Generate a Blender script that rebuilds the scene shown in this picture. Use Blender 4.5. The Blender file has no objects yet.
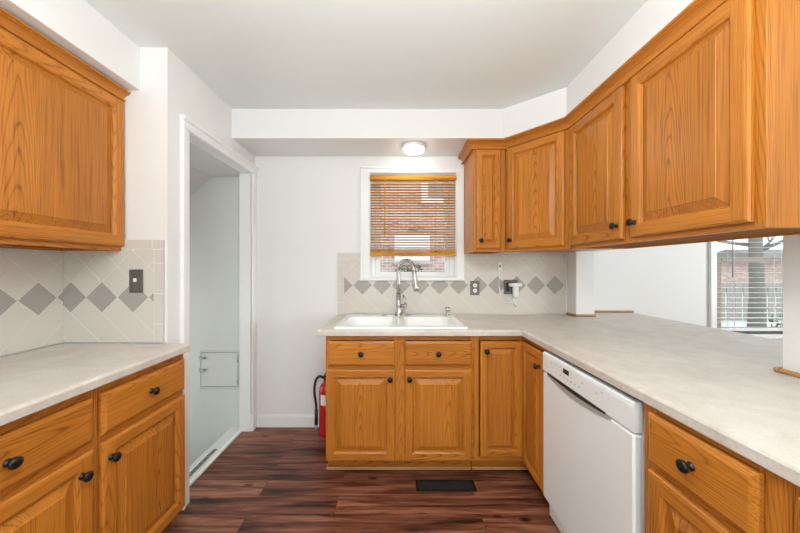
import bpy, bmesh, math, random
from mathutils import Vector, Matrix, Euler
random.seed(7)
S = bpy.context.scene
COL = S.collection
R = math.radians

# ------------------------------------------------------------------ camera, world, lights, exposure
cam_d = bpy.data.cameras.new('camera'); cam = bpy.data.objects.new('camera', cam_d); COL.objects.link(cam)
cam.location = (0, 0, 1.29); cam.rotation_euler = (R(90), 0, 0)
cam_d.sensor_width = 36; cam_d.lens = 36 * 305 / 800
cam_d.shift_x = 3 / 800; cam_d.shift_y = 1.5 / 800; cam_d.clip_start = .02
S.camera = cam
S.view_settings.view_transform = 'Standard'; S.view_settings.look = 'None'
S.view_settings.gamma = 1; S.view_settings.exposure = 0.73
LAMP, SINKLAMP, SKY, SIDE_L, REAR_L, STAIR_L, BOUNCE = 13.5, 10.0, 1.45, 46.0, 11.0, 5.0, 29.0
COOL = (.93, .985, 1.0)
W = bpy.data.worlds.new('world'); S.world = W; W.use_nodes = True
wn = W.node_tree.nodes; wl = W.node_tree.links
wn['Background'].inputs[0].default_value = (.86, .93, 1, 1); wn['Background'].inputs[1].default_value = SKY

def area(name, loc, rot, sx, sy, e, col=(1, 1, 1)):
    d = bpy.data.lights.new(name, 'AREA'); d.shape = 'RECTANGLE'; d.size = sx; d.size_y = sy; d.energy = e; d.color = col
    o = bpy.data.objects.new(name, d); COL.objects.link(o); o.location = loc; o.rotation_euler = rot
    return o
area('fill_rear', (0.0, -2.0, 1.55), (R(90), 0, 0), 1.5, 1.3, REAR_L, COOL)  # added fill light, unseen behind the camera
area('fill_dining_side', (4.85, .6, 1.5), (R(90), 0, R(90)), 1.5, 1.3, SIDE_L, COOL)  # added fill light that brightens the dining room from out of view
area('fill_stairwell', (-2.45, 2.0, .7), (R(90), 0, R(-90)), .7, 1.4, STAIR_L, COOL)  # added fill light to brighten the stairwell; no window stands here
area('fill_bounced_off_ceiling', (0.0, -.3, 1.45), (R(180), 0, 0), .5, .5, BOUNCE, COOL)  # added unseen fill aimed up at the ceiling for even general light

# ------------------------------------------------------------------ materials
def mat(name, col, rough=.5, metal=0, spec=.5, coat=0, emit=None, es=0, bump=None):
    m = bpy.data.materials.new(name); m.use_nodes = True
    b = m.node_tree.nodes['Principled BSDF']
    b.inputs['Base Color'].default_value = (*col, 1); b.inputs['Roughness'].default_value = rough
    b.inputs['Metallic'].default_value = metal; b.inputs['Specular IOR Level'].default_value = spec
    b.inputs['Coat Weight'].default_value = coat
    if emit: b.inputs['Emission Color'].default_value = (*emit, 1); b.inputs['Emission Strength'].default_value = es
    if bump:
        sc, st = bump
        N = m.node_tree.nodes; L = m.node_tree.links
        tc = N.new('ShaderNodeTexCoord'); n = N.new('ShaderNodeTexNoise'); n.inputs['Scale'].default_value = sc; n.inputs['Detail'].default_value = 3
        bp = N.new('ShaderNodeBump'); bp.inputs['Strength'].default_value = st; bp.inputs['Distance'].default_value = .002
        L.new(tc.outputs['Object'], n.inputs['Vector']); L.new(n.outputs['Fac'], bp.inputs['Height']); L.new(bp.outputs['Normal'], b.inputs['Normal'])
    return m
class NT:
    def __init__(s, m): s.m = m; s.t = m.node_tree; s.b = s.t.nodes['Principled BSDF']
    def n(s, typ, ins=None, **kw):
        x = s.t.nodes.new('ShaderNode' + typ)
        for k, v in kw.items(): setattr(x, k, v)
        for k, v in (ins or {}).items():
            if isinstance(v, bpy.types.NodeSocket): s.t.links.new(v, x.inputs[k])
            else: x.inputs[k].default_value = v
        return x
    def ramp(s, fac, stops):
        r = s.n('ValToRGB', {0: fac}); e = r.color_ramp.elements
        while len(e) < len(stops): e.new(.5)
        for i, (p, c) in enumerate(stops): e[i].position = p; e[i].color = (*c, 1) if len(c) == 3 else c
        return r.outputs[0]
    def math(s, op, a, b=0.0):
        return s.n('Math', {0: a, 1: b}, operation=op).outputs[0]
    def mix(s, f, a, b, blend='MIX'):
        x = s.n('Mix', data_type='RGBA', blend_type=blend)
        for sock, v in ((x.inputs[0], f), (x.inputs[6], a), (x.inputs[7], b)):
            if isinstance(v, bpy.types.NodeSocket): s.t.links.new(v, sock)
            else: sock.default_value = v if not isinstance(v, tuple) else (*v, 1)
        return x.outputs[2]
    def to(s, name, out): s.t.links.new(out, s.b.inputs[name])

def oak_mat(name, light, dark, rough=.34, coat=.08, spec=.32):
    m = mat(name, light, rough, coat=coat, spec=spec); t = NT(m)
    m.node_tree.nodes['Principled BSDF'].inputs['Coat Roughness'].default_value = .3
    a = t.n('Attribute', attribute_name='grain').outputs['Vector']
    sp = t.n('SeparateXYZ', {0: a}); q = t.math('ADD', sp.outputs[0], sp.outputs[1])
    m1 = t.n('Mapping', {0: a, 3: (9, 9, 1.1)}).outputs[0]
    n1 = t.n('TexNoise', {'Vector': m1, 'Scale': 1.0, 'Detail': 3, 'Roughness': .5}).outputs[0]
    v = t.math('ADD', t.math('MULTIPLY', t.math('POWER', t.math('ABSOLUTE', q), 1.8), 780.0), t.math('MULTIPLY', sp.outputs[2], 9.0))
    v = t.math('ADD', v, t.math('MULTIPLY', n1, 7.0))
    rings = t.math('FRACT', v)
    ringc = t.ramp(rings, [(0, (0, 0, 0)), (.13, (.72, .72, .72)), (.4, (1, 1, 1)), (.86, (.85, .85, .85)), (1, (0, 0, 0))])
    m2 = t.n('Mapping', {0: a, 3: (250, 250, 4.5)}).outputs[0]
    n2 = t.n('TexNoise', {'Vector': m2, 'Scale': 1.0, 'Detail': 2}).outputs[0]
    pores = t.ramp(n2, [(.36, (0, 0, 0)), (.52, (1, 1, 1))])
    m3 = t.n('Mapping', {0: a, 3: (45, 45, 1.6)}).outputs[0]
    n3 = t.n('TexNoise', {'Vector': m3, 'Scale': 1.0, 'Detail': 3}).outputs[0]
    m4 = t.n('Mapping', {0: a, 3: (2.2, 2.2, .8)}).outputs[0]
    n4 = t.n('TexNoise', {'Vector': m4, 'Scale': 1.0, 'Detail': 1}).outputs[0]
    f = t.math('ADD', t.math('MULTIPLY', ringc, .42), t.math('MULTIPLY', pores, .24))
    f = t.math('ADD', f, t.math('MULTIPLY', n3, .38))
    f = t.math('ADD', f, t.math('MULTIPLY', t.math('SUBTRACT', n4, .5), .55))
    mid = tuple(.45 * x + .55 * y for x, y in zip(dark, light))
    c = t.ramp(f, [(.18, dark), (.52, mid), (.92, light)])
    t.to('Base Color', c)
    bp = t.n('Bump', {'Strength': .12, 'Distance': .001, 'Height': f}); t.to('Normal', bp.outputs[0])
    return m
OAK = oak_mat('honey_oak', (.62, .225, .029), (.185, .052, .0075))
OAK_RAW = oak_mat('unfinished_oak', (.36, .15, .04), (.16, .055, .014), .8, 0, .08)
OAK_PALE = oak_mat('bare_oak_trim', (.55, .31, .13), (.33, .16, .06), .5)

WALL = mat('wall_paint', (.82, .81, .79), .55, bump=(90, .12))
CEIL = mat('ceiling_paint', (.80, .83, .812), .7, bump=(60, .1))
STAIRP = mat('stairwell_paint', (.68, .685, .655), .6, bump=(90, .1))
TRIM = mat('trim_gloss_white', (.85, .85, .83), .3)
ENAMEL = mat('white_enamel', (.88, .87, .85), .12, coat=.4)
DWW = mat('appliance_white', (.88, .91, .91), .3)
DWG = mat('appliance_grey', (.42, .42, .41), .35)
BLACK = mat('black_plastic', (.012, .012, .012), .35)
KNOBM = mat('oil_rubbed_bronze', (.014, .012, .011), .28, metal=.35)
CHROME = mat('brushed_nickel', (.52, .5, .47), .24, metal=1)
PEWTER = mat('pewter_plate', (.17, .155, .135), .4, metal=.6)
OUTLETW = mat('outlet_white', (.82, .81, .78), .35)
RED = mat('extinguisher_red', (.5, .012, .012), .25, coat=.3)
PAPER = mat('label_paper', (.8, .82, .84), .5)
VENTB = mat('vent_bronze', (.010, .008, .007), .6, metal=.5)
VOIDM = mat('cavity_shade', (.03, .03, .028), .8)  # colour standing in for the shade inside the floor vents
TILE = mat('tile_almond', (.66, .615, .55), .22, bump=(25, .06))
ACC = mat('tile_taupe', (.40, .36, .325), .25, bump=(25, .06))
GROUT = mat('grout', (.86, .84, .80), .8)
SNOW = mat('pale_yard', (.62, .64, .62), .9, bump=(4, 1))
BARK = mat('bark', (.2, .18, .16), .9, bump=(30, 1))
LEAF = mat('shrub_leaf', (.06, .11, .05), .6)
FENCEM = mat('weathered_fence', (.33, .3, .27), .8)
SIDING = mat('white_siding', (.8, .8, .8), .6)
DARKGLASS = mat('house_window_glass', (.25, .3, .3), .08)
ROOFM = mat('grey_shingle', (.2, .19, .18), .9)
BULB = mat('lamp_glass', (.9, .9, .88), .3, emit=(.96, .985, .97), es=LAMP)
BULB2 = mat('sink_lamp_glass', (.9, .9, .88), .3, emit=(.97, .99, .97), es=SINKLAMP)

def wood_blind():
    m = mat('blind_wood', (.68, .36, .1), .7, spec=.05); t = NT(m)
    tc = t.n('TexCoord').outputs['Object']
    mp = t.n('Mapping', {0: tc, 3: (3, 60, 60)}).outputs[0]
    n = t.n('TexNoise', {'Vector': mp, 'Scale': 1.0, 'Detail': 2}).outputs[0]
    t.to('Base Color', t.ramp(n, [(.3, (.46, .18, .025)), (.7, (.76, .37, .06))]))
    return m
BLINDW = wood_blind()
def counter_mat():
    m = mat('laminate_counter', (.6, .56, .5), .4); t = NT(m)
    tc = t.n('TexCoord').outputs['Object']
    n1 = t.n('TexNoise', {'Vector': tc, 'Scale': 9.0, 'Detail': 6, 'Roughness': .65, 'Distortion': .6}).outputs[0]
    n2 = t.n('TexNoise', {'Vector': tc, 'Scale': 140.0, 'Detail': 2}).outputs[0]
    f = t.math('ADD', t.math('MULTIPLY', n1, .7), t.math('MULTIPLY', n2, .3))
    t.to('Base Color', t.ramp(f, [(.3, (.55, .495, .43)), (.5, (.655, .60, .535)), (.7, (.75, .70, .64))]))
    return m
COUNTER = counter_mat()
def floor_mat():
    m = mat('plank_floor', (.2, .08, .05), .3, spec=.3); t = NT(m)
    tc = t.n('TexCoord').outputs['Object']
    mp = t.n('Mapping', {0: tc, 1: (.33, .05, 0)}).outputs[0]
    bk = t.n('TexBrick', {'Vector': mp, 'Color1': (0, 0, 0, 1), 'Color2': (1, 1, 1, 1), 'Mortar': (.5, .5, .5, 1), 'Scale': 1.0,
                          'Mortar Size': .0007, 'Mortar Smooth': 0.0, 'Brick Width': 1.22, 'Row Height': .127})
    bk.offset = .37; bk.offset_frequency = 2
    rnd = bk.outputs['Color']; mort = bk.outputs['Fac']
    sx = t.n('SeparateXYZ', {0: tc})
    rv = t.math('MULTIPLY', rnd, 31.0)
    v1 = t.n('CombineXYZ', {0: t.math('ADD', t.math('MULTIPLY', sx.outputs[0], 2.0), rv), 1: t.math('MULTIPLY', sx.outputs[1], 27.0), 2: rv}).outputs[0]
    n1 = t.n('TexNoise', {'Vector': v1, 'Scale': 1.0, 'Detail': 6, 'Roughness': .62, 'Distortion': .5}).outputs[0]
    v2 = t.n('CombineXYZ', {0: t.math('ADD', t.math('MULTIPLY', sx.outputs[0], 7.0), rv), 1: t.math('MULTIPLY', sx.outputs[1], 120.0), 2: rv}).outputs[0]
    n2 = t.n('TexNoise', {'Vector': v2, 'Scale': 1.0, 'Detail': 3}).outputs[0]
    v3 = t.n('CombineXYZ', {0: t.math('ADD', t.math('MULTIPLY', sx.outputs[0], 3.2), rv), 1: t.math('MULTIPLY', sx.outputs[1], 7.0), 2: rv}).outputs[0]
    vor = t.n('TexVoronoi', {'Vector': v3, 'Scale': 1.0}).outputs['Distance']
    knot = t.ramp(vor, [(.03, (1, 1, 1)), (.13, (0, 0, 0))])
    f = t.math('ADD', t.math('ADD', t.math('MULTIPLY', n1, 1.35), -.20), t.math('MULTIPLY', n2, .22))
    f = t.math('ADD', f, t.math('MULTIPLY', t.math('SUBTRACT', rnd, .5), .14))
    f = t.math('SUBTRACT', f, t.math('MULTIPLY', knot, .32))
    c = t.ramp(f, [(.34, (.018, .006, .005)), (.47, (.092, .029, .017)), (.61, (.19, .067, .037)), (.80, (.36, .155, .09))])
    c = t.mix(mort, c, (.02, .008, .006))
    t.to('Base Color', c)
    t.to('Roughness', t.ramp(n1, [(.3, (.34,) * 3), (.7, (.26,) * 3)]))
    bp = t.n('Bump', {'Strength': .12, 'Distance': .001, 'Height': f}); t.to('Normal', bp.outputs[0])
    return m
FLOOR = floor_mat()
def brick_mat():
    m = mat('neighbour_brick', (.4, .2, .16), .85); t = NT(m)
    sx = t.n('SeparateXYZ', {0: t.n('TexCoord').outputs['Object']})
    v = t.n('CombineXYZ', {0: t.math('ADD', sx.outputs[0], sx.outputs[1]), 1: sx.outputs[2]}).outputs[0]
    bk = t.n('TexBrick', {'Vector': v, 'Color1': (.34, .20, .165, 1), 'Color2': (.54, .38, .33, 1), 'Mortar': (.68, .63, .58, 1), 'Scale': 1.0,
                          'Mortar Size': .006, 'Brick Width': .21, 'Row Height': .072})
    t.to('Base Color', bk.outputs['Color'])
    return m
BRICK = brick_mat()
TAN = mat('tan_sash_wood', (.42, .33, .26), .5)
def glass_mat():
    m = bpy.data.materials.new('window_glass'); m.use_nodes = True
    N = m.node_tree.nodes; L = m.node_tree.links; N.clear()
    o = N.new('ShaderNodeOutputMaterial'); tr = N.new('ShaderNodeBsdfTransparent'); tr.inputs[0].default_value = (.94, .96, .95, 1)
    L.new(tr.outputs[0], o.inputs[0])
    return m
GLASS = glass_mat()

# ------------------------------------------------------------------ mesh helpers
class MB:
    def __init__(s):
        s.bm = bmesh.new(); s.g = s.bm.verts.layers.float_vector.new('grain'); s.off = Vector((0, 0, 0)); s.ax = 'z'
    def piece(s, ax='z', c=0.0):
        s.ax = ax; s.off = Vector((-c + random.uniform(-.05, .05), 0, random.uniform(0, 60)))
    def v(s, co):
        x, y, z = co; v = s.bm.verts.new((x, y, z))
        v[s.g] = Vector({'z': (x, y, z), 'x': (z, y, x), 'y': (x, z, y)}[s.ax]) + s.off
        return v
    def f(s, vs, mi=0, sm=False):
        try: f = s.bm.faces.new(vs)
        except ValueError: return None
        f.material_index = mi; f.smooth = sm; return f
    def quad(s, pts, mi=0, sm=False): return s.f([s.v(p) for p in pts], mi, sm)
    def box(s, x0, x1, y0, y1, z0, z1, ax=None, bev=.0015, mi=0):
        if ax: s.piece(ax, {'z': (x0 + x1 + y0 + y1) / 2, 'x': (z0 + z1 + y0 + y1) / 2, 'y': (x0 + x1 + z0 + z1) / 2}[ax])
        lo = (min(x0, x1), min(y0, y1), min(z0, z1)); hi = (max(x0, x1), max(y0, y1), max(z0, z1))
        b = min(bev, *(.45 * (h - l) for h, l in zip(hi, lo)))
        if b <= 0:
            V = {(i, j, k): s.v(((lo, hi)[i][0], (lo, hi)[j][1], (lo, hi)[k][2])) for i in (0, 1) for j in (0, 1) for k in (0, 1)}
            for q in (((0,0,0),(0,1,0),(1,1,0),(1,0,0)), ((0,0,1),(1,0,1),(1,1,1),(0,1,1)), ((0,0,0),(1,0,0),(1,0,1),(0,0,1)),
                      ((0,1,0),(0,1,1),(1,1,1),(1,1,0)), ((0,0,0),(0,0,1),(0,1,1),(0,1,0)), ((1,0,0),(1,1,0),(1,1,1),(1,0,1))):
                s.f([V[k] for k in q], mi)
            return
        V = {}
        for i in (0, 1):
            for j in (0, 1):
                for k in (0, 1):
                    c = [(lo, hi)[n][a] for a, n in enumerate((i, j, k))]; sg = [(1, -1)[n] for n in (i, j, k)]
                    for a in range(3):
                        p = [c[q] + (0 if q == a else sg[q] * b) for q in range(3)]
                        V[(i, j, k, a)] = s.v(p)
        def order(keys):
            pts = [V[k] for k in keys]; cen = sum((p.co for p in pts), Vector()) / len(pts)
            mid = Vector([(l + h) / 2 for l, h in zip(lo, hi)]); nrm = cen - mid
            nn = (pts[1].co - pts[0].co).cross(pts[2].co - pts[1].co)
            if nn.dot(nrm) < 0: pts.reverse()
            s.f(pts, mi)
        for a in range(3):
            o = [q for q in range(3) if q != a]
            for n in (0, 1):
                def key(u, w):
                    t = [0, 0, 0]; t[a] = n; t[o[0]] = u; t[o[1]] = w; return (*t, a)
                order([key(0, 0), key(1, 0), key(1, 1), key(0, 1)])
        for a in range(3):      # edges along axis a
            o = [q for q in range(3) if q != a]
            for u in (0, 1):
                for w in (0, 1):
                    def key(n, fa):
                        t = [0, 0, 0]; t[a] = n; t[o[0]] = u; t[o[1]] = w; return (*t, fa)
                    order([key(0, o[0]), key(1, o[0]), key(1, o[1]), key(0, o[1])])
        for i in (0, 1):
            for j in (0, 1):
                for k in (0, 1): order([(i, j, k, 0), (i, j, k, 1), (i, j, k, 2)])
    def strip(s, A, Bp, closed=True, mi=0, sm=False):
        n = len(A)
        for i in range(n if closed else n - 1):
            j = (i + 1) % n; s.f([A[i], A[j], Bp[j], Bp[i]], mi, sm)
    def loft(s, loops, closed=True, cap0=False, cap1=False, mi=0, sm=True):
        L = [[s.v(p) for p in lp] for lp in loops]
        for a, b in zip(L, L[1:]): s.strip(a, b, closed, mi, sm)
        if cap0: s.f(list(reversed(L[0])), mi)
        if cap1: s.f(L[-1], mi)
        return L
    def lathe(s, prof, cen=(0, 0, 0), axis='z', n=20, mi=0, sm=True, flip=1):
        loops = []
        for r, d in prof:
            lp = []
            for i in range(n):
                a = 2 * math.pi * i / n; u, w = max(r, 1e-5) * math.cos(a), max(r, 1e-5) * math.sin(a); d2 = d * flip
                p = {'z': (u, w, d2), 'y': (u, d2, w), 'x': (d2, u, w)}[axis]
                lp.append((p[0] + cen[0], p[1] + cen[1], p[2] + cen[2]))
            loops.append(lp)
        s.loft(loops, True, True, True, mi, sm)
    def tube(s, pts, r, n=8, mi=0, cap=True, flat=None):
        pts = [Vector(p) for p in pts]; rs = r if isinstance(r, (list, tuple)) else [r] * len(pts)
        T = [(pts[min(i + 1, len(pts) - 1)] - pts[max(i - 1, 0)]).normalized() for i in range(len(pts))]
        up = Vector((0, 0, 1)) if abs(T[0].z) < .9 else Vector((1, 0, 0))
        N = (up - T[0] * up.dot(T[0])).normalized(); loops = []
        for p, t, rr in zip(pts, T, rs):
            N = (N - t * N.dot(t)).normalized(); Bv = t.cross(N)
            loops.append([p + (N * math.cos(2 * math.pi * i / n) + Bv * math.sin(2 * math.pi * i / n)) * rr for i in range(n)])
        s.loft(loops, True, cap, cap, mi, True)
    def prism(s, poly, z0, z1, mi=0):
        lo = [s.v((x, y, z0)) for x, y in poly]; hi = [s.v((x, y, z1)) for x, y in poly]
        n = len(poly)
        for i in range(n): s.f([lo[i], lo[(i + 1) % n], hi[(i + 1) % n], hi[i]], mi)
        s.f(list(reversed(lo)), mi); s.f(hi, mi)
    def build(s, name, mats, parent=None, loc=None, rot=None):
        me = bpy.data.meshes.new(name)
        bmesh.ops.recalc_face_normals(s.bm, faces=s.bm.faces[:])
        s.bm.to_mesh(me); s.bm.free()
        for m in (mats if isinstance(mats, (list, tuple)) else [mats]): me.materials.append(m)
        o = bpy.data.objects.new(name, me); COL.objects.link(o)
        if parent: o.parent = parent
        if loc: o.location = loc
        if rot: o.rotation_euler = rot
        return o
def spline(pts, k=8):
    pts = [Vector(p) for p in pts]; out = []
    P = [pts[0] * 2 - pts[1]] + pts + [pts[-1] * 2 - pts[-2]]
    for i in range(1, len(P) - 2):
        a, b, c, d = P[i - 1:i + 3]
        for j in range(k):
            t = j / k
            out.append(.5 * ((2 * b) + (c - a) * t + (2 * a - 5 * b + 4 * c - d) * t * t + (3 * b - a - 3 * c + d) * t ** 3))
    out.append(pts[-1]); return out
def tag(o, label, cat, group=None):
    o['label'] = label; o['category'] = cat
    if group: o['group'] = group
    return o
def thing(name, label, cat, loc=(0, 0, 0), rz=0, group=None):
    o = bpy.data.objects.new(name, None); COL.objects.link(o); o.empty_display_size = .05
    o.location = loc; o.rotation_euler = (0, 0, rz); return tag(o, label, cat, group)
def struct(name, mb, m, parent=None):
    o = mb.build(name, m, parent)
    if not parent: o['kind'] = 'structure'
    return o
def rrect(x0, x1, y0, y1, r, z, n=5):
    out = []
    for cx, cy, a0 in ((x1 - r, y1 - r, 0), (x0 + r, y1 - r, 90), (x0 + r, y0 + r, 180), (x1 - r, y0 + r, 270)):
        for i in range(n + 1):
            a = R(a0 + 90 * i / n); out.append((cx + r * math.cos(a), cy + r * math.sin(a), z))
    return out

# ------------------------------------------------------------------ key measures (metres)
YB = 2.48          # kitchen back wall
XK = -1.681        # kitchen left wall
XP = -1.155         # partition with the doorway
YJ = 1.535          # wall jog
XR = 1.385; XR2 = 1.53   # right wall with pass-through
YD = 2.58          # dining room back wall
CE = 2.40; SO = 2.197    # ceiling, soffit
CT = .914          # worktop height

# ------------------------------------------------------------------ shell
b = MB(); b.box(-1.222, 4.72, -1.8, 2.62, -.1, 0, bev=0); b.box(-1.8, -1.222, -1.8, 1.6, -.1, 0, bev=0); struct('floor', b, FLOOR)
b = MB(); b.box(-2.6, 4.72, -1.8, 2.72, CE, CE + .1, bev=0); struct('ceiling', b, CEIL)
b = MB()   # back wall with window hole (x -.235..495, z 1.205..2.07), also closes the stairwell
b.box(-2.5, -.235, YB, YB + .14, -1.5, CE, bev=0); b.box(.495, XR2, YB, YB + .14, 0, CE, bev=0)
b.box(-.235, .495, YB, YB + .14, 0, 1.205, bev=0); b.box(-.235, .495, YB, YB + .14, 2.07, CE, bev=0)
struct('wall_back', b, WALL)
b = MB(); b.box(XK - .12, XK, -1.8, YJ, 0, CE, bev=0); struct('wall_left', b, WALL)
b = MB(); b.box(XK - .12, XP - .087, YJ, YJ + .06, 0, CE, bev=0); struct('wall_jog', b, WALL)
b = MB()   # partition with doorway
b.box(XP - .087, XP, YJ, 1.677, 0, CE, bev=0); b.box(XP - .087, XP, 2.41, YB, 0, CE, bev=0); b.box(XP - .087, XP, 1.677, 2.41, 2.047, CE, bev=0)
struct('wall_partition', b, WALL)
b = MB()   # right wall: pass-through y 1.098..2.36, z .87..1.425
b.box(XR, XR2, -1.8, 1.098, 0, CE, bev=.004); b.box(XR, XR2, 2.36, YD, 0, CE, bev=.004)
b.box(XR, XR2, 1.098, 2.36, 1.42, CE, bev=0); b.box(XR, XR2, 1.098, 2.36, 0, .874, bev=0)
struct('wall_right', b, WALL)
b = MB()   # dining room back wall with window hole x 2.69..3.80, z .735..2.1
b.box(XR2, 2.69, YD, YD + .14, 0, CE, bev=0); b.box(3.80, 4.72, YD, YD + .14, 0, CE, bev=0)
b.box(2.69, 3.80, YD, YD + .14, 0, .735, bev=0); b.box(2.69, 3.80, YD, YD + .14, 2.1, CE, bev=0)
struct('wall_dining', b, WALL)
b = MB(); b.box(4.6, 4.72, -1.8, -.2, 0, CE, bev=0); b.box(4.6, 4.72, 1.4, 2.58, 0, CE, bev=0); b.box(4.6, 4.72, -.2, 1.4, 0, .8, bev=0); b.box(4.6, 4.72, -.2, 1.4, 2.15, CE, bev=0)  # wall hole added to admit the dining fill light
struct('wall_dining_side', b, WALL)
b = MB(); b.box(-1.77, -.8, -1.8, -1.68, 0, CE, bev=0); b.box(.8, 4.72, -1.8, -1.68, 0, CE, bev=0); b.box(-.8, .8, -1.8, -1.68, 0, .85, bev=0); b.box(-.8, .8, -1.8, -1.68, 2.25, CE, bev=0)  # wall hole added to let the rear fill light in
struct('wall_rear', b, WALL)
b = MB()   # soffits (left, back, diagonal, right)
b.box(XK, -1.292, -1.68, YJ, 2.183, CE, bev=.002)
struct('soffit_left', b, WALL)
b = MB(); b.prism([(XP, YB), (XP, 2.13), (.74, 2.13), (1.04, 1.87), (1.04, -1.68), (XR, -1.68), (XR, YB)], SO, CE); struct('soffit_right', b, WALL)
# stairwell beyond the doorway
b = MB()
b.box(-2.6, -2.5, 1.6, YB, -1.5, CE, bev=0); b.box(-2.6, -1.26, 1.6, YB, -1.5, -1.4, bev=0); b.box(-1.34, -1.26, 1.6, YB, -1.4, -.03, bev=0); b.box(-2.6, -1.26, 1.6, 1.66, -1.5, CE, bev=0)
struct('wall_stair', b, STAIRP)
b = MB()
b.prism([(x, z) for x, z in ((-1.23, 2.035), (-1.23, 2.3), (-2.5, 2.3), (-2.5, 1.16), (-1.5, 2.035))], 1.66, YB)
for v in b.bm.verts: v.co = (v.co.x, v.co.z, v.co.y)
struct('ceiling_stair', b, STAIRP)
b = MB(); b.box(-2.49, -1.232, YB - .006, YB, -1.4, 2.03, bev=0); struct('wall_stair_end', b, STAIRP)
b = MB()   # painted ledge at the threshold
b.box(-1.345, -1.252, 1.66, YB - .01, -.03, .004, bev=.003); struct('floor_ledge', b, STAIRP); b = MB(); b.box(-1.252, -1.222, 1.68, 2.40, -.02, .012, bev=.004)
struct('trim_5', b, TRIM)
# doorway casing + jamb lining
b = MB()
b.box(XP, XP + .018, 1.622, 1.677, 0, 2.09, bev=.006); b.box(XP, XP + .023, 1.619, 1.637, 0, 2.085, bev=.004)
b.box(XP, XP + .018, 2.41, YB - .002, 0, 2.09, bev=.006); b.box(XP, XP + .024, 1.615, YB - .002, 2.036, 2.10, bev=.007); b.box(XP, XP + .034, 1.609, YB - .002, 2.079, 2.104, bev=.006)
b.box(XP - .088, XP, 1.67, 1.679, 0, 2.047, bev=.001); b.box(XP - .088, XP, 2.405, 2.414, 0, 2.047, bev=.001); b.box(XP - .088, XP, 1.679, 2.405, 2.038, 2.048, bev=.001)
b.box(XP, XP + .022, 2.405, YB - .002, 0, .13, bev=.004)
struct('trim_1', b, TRIM)
b = MB(); b.box(XP + .02, -.44, YB - .014, YB, 0, .085, bev=.002); b.box(XP + .02, -.44, YB - .01, YB, .085, .1, bev=.004); struct('baseboard_back', b, TRIM)
# wooden bead round the pass-through
b = MB(); b.box(1.365, XR, 2.345, YB - .01, CT, CT + .018, 'y', .006); b.box(1.365, 1.54, 2.345, 2.36, CT, CT + .018, 'x', .006); struct('trim_2', b, OAK_PALE)
b = MB(); b.box(XR2 + .002, 2.0, YD - .014, YD, CT, CT + .018, 'x', .006); struct('trim_3', b, OAK_PALE)
b = MB(); b.box(1.37, XR, .5, 1.098, CT, CT + .016, 'y', .005); b.box(1.37, XR2, 1.098, 1.115, CT, CT + .016, 'x', .005); struct('trim_4', b, OAK_PALE)

# ------------------------------------------------------------------ kitchen window
def win_empty(n):
    o = bpy.data.objects.new(n, None); COL.objects.link(o); o['kind'] = 'structure'; return o
w1 = win_empty('window_1')
b = MB()
x0, x1, z0, z1 = -.293, .543, 1.192, 2.103
b.box(x0, -.222, YB - .02, YB, 1.205, 2.103, bev=.005); b.box(.482, x1, YB - .02, YB, 1.205, 2.103, bev=.005); b.box(x0, x1, YB - .021, YB, 2.056, 2.104, bev=.005)
b.box(x0 - .004, -.28, YB - .026, YB, 1.205, 2.106, bev=.004); b.box(x0 - .004, x1, YB - .026, YB, 2.09, 2.108, bev=.004)
b.box(x0 - .008, x1 - .002, YB - .04, YB + .06, 1.188, 1.212, bev=.005)
b.build('window_casing', TRIM, w1)
b = MB()
b.box(-.235, -.215, YB, YB + .14, 1.205, 2.07, bev=.001); b.box(.475, .495, YB, YB + .14, 1.205, 2.07, bev=.001); b.box(-.215, .475, YB, YB + .14, 2.05, 2.07, bev=.001); b.box(-.215, .475, YB + .06, YB + .14, 1.205, 1.222, bev=.001)
b.box(-.215, -.18, YB + .055, YB + .12, 1.222, 2.05, bev=.002); b.box(.44, .475, YB + .055, YB + .12, 1.222, 2.05, bev=.002)
b.build('window_frame', TRIM, w1)
for nm, za, zb, yy in (('lower_sash', 1.222, 1.61, YB + .062), ('upper_sash', 1.575, 2.05, YB + .095)):
    b = MB()
    b.box(-.18, -.138, yy, yy + .03, za, zb, bev=.003); b.box(.398, .44, yy, yy + .03, za, zb, bev=.003)
    b.box(-.138, .398, yy, yy + .03, za, za + .036, bev=.003); b.box(-.138, .398, yy, yy + .03, zb - .036, zb, bev=.003)
    sh = b.build(nm, TRIM, w1)
    g = MB(); g.box(-.14, .40, yy + .013, yy + .017, za + .03, zb - .03, bev=0); g.build('pane', GLASS, sh)
b = MB(); b.box(.09, .17, YB + .04, YB + .062, 1.6, 1.618, bev=.004); b.build('sash_lock', CHROME, w1)
# wood blind
bl = thing('wood_blind', 'honey wood slatted blind, raised a little, in the window over the sink', 'window blind', (.13, YB - .02, 1.39))
def at(o): return tuple(-c for c in o.location)
bx0, bx1 = -.218, .478
b = MB(); b.box(bx0, bx1, YB - .034, YB - .024, 1.998, 2.034, bev=.003); b.box(bx0 + .003, bx1 - .003, YB - .024, YB + .015, 2.0, 2.032, bev=.001)
b.build('headrail', BLINDW, bl, at(bl))
b = MB(); z = 1.455; k = 0
while z < 1.985:
    b.piece(); t = R(11); dy, dz = .0125 * math.cos(t), .0125 * math.sin(t); yc = YB - .006
    for q in (0, 1):
        pass
    pts = [(yc - dy, z + dz), (yc, z + .0016), (yc + dy, z - dz)]
    lo = [(p[0], p[1] - .0022) for p in reversed(pts)]
    ring = pts + lo
    A = [b.v((bx0 + .004, y, zz)) for y, zz in ring]; Bv = [b.v((bx1 - .004, y, zz)) for y, zz in ring]
    b.strip(A, Bv); b.f(A); b.f(Bv)
    z += .0213
b.build('slats', BLINDW, bl, at(bl))
b = MB()
for i in range(5): b.box(bx0 + .004, bx1 - .004, YB - .018, YB + .006, 1.412 + i * .0065, 1.4165 + i * .0065, bev=.001)
b.build('slat_stack', BLINDW, bl, at(bl))
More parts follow.
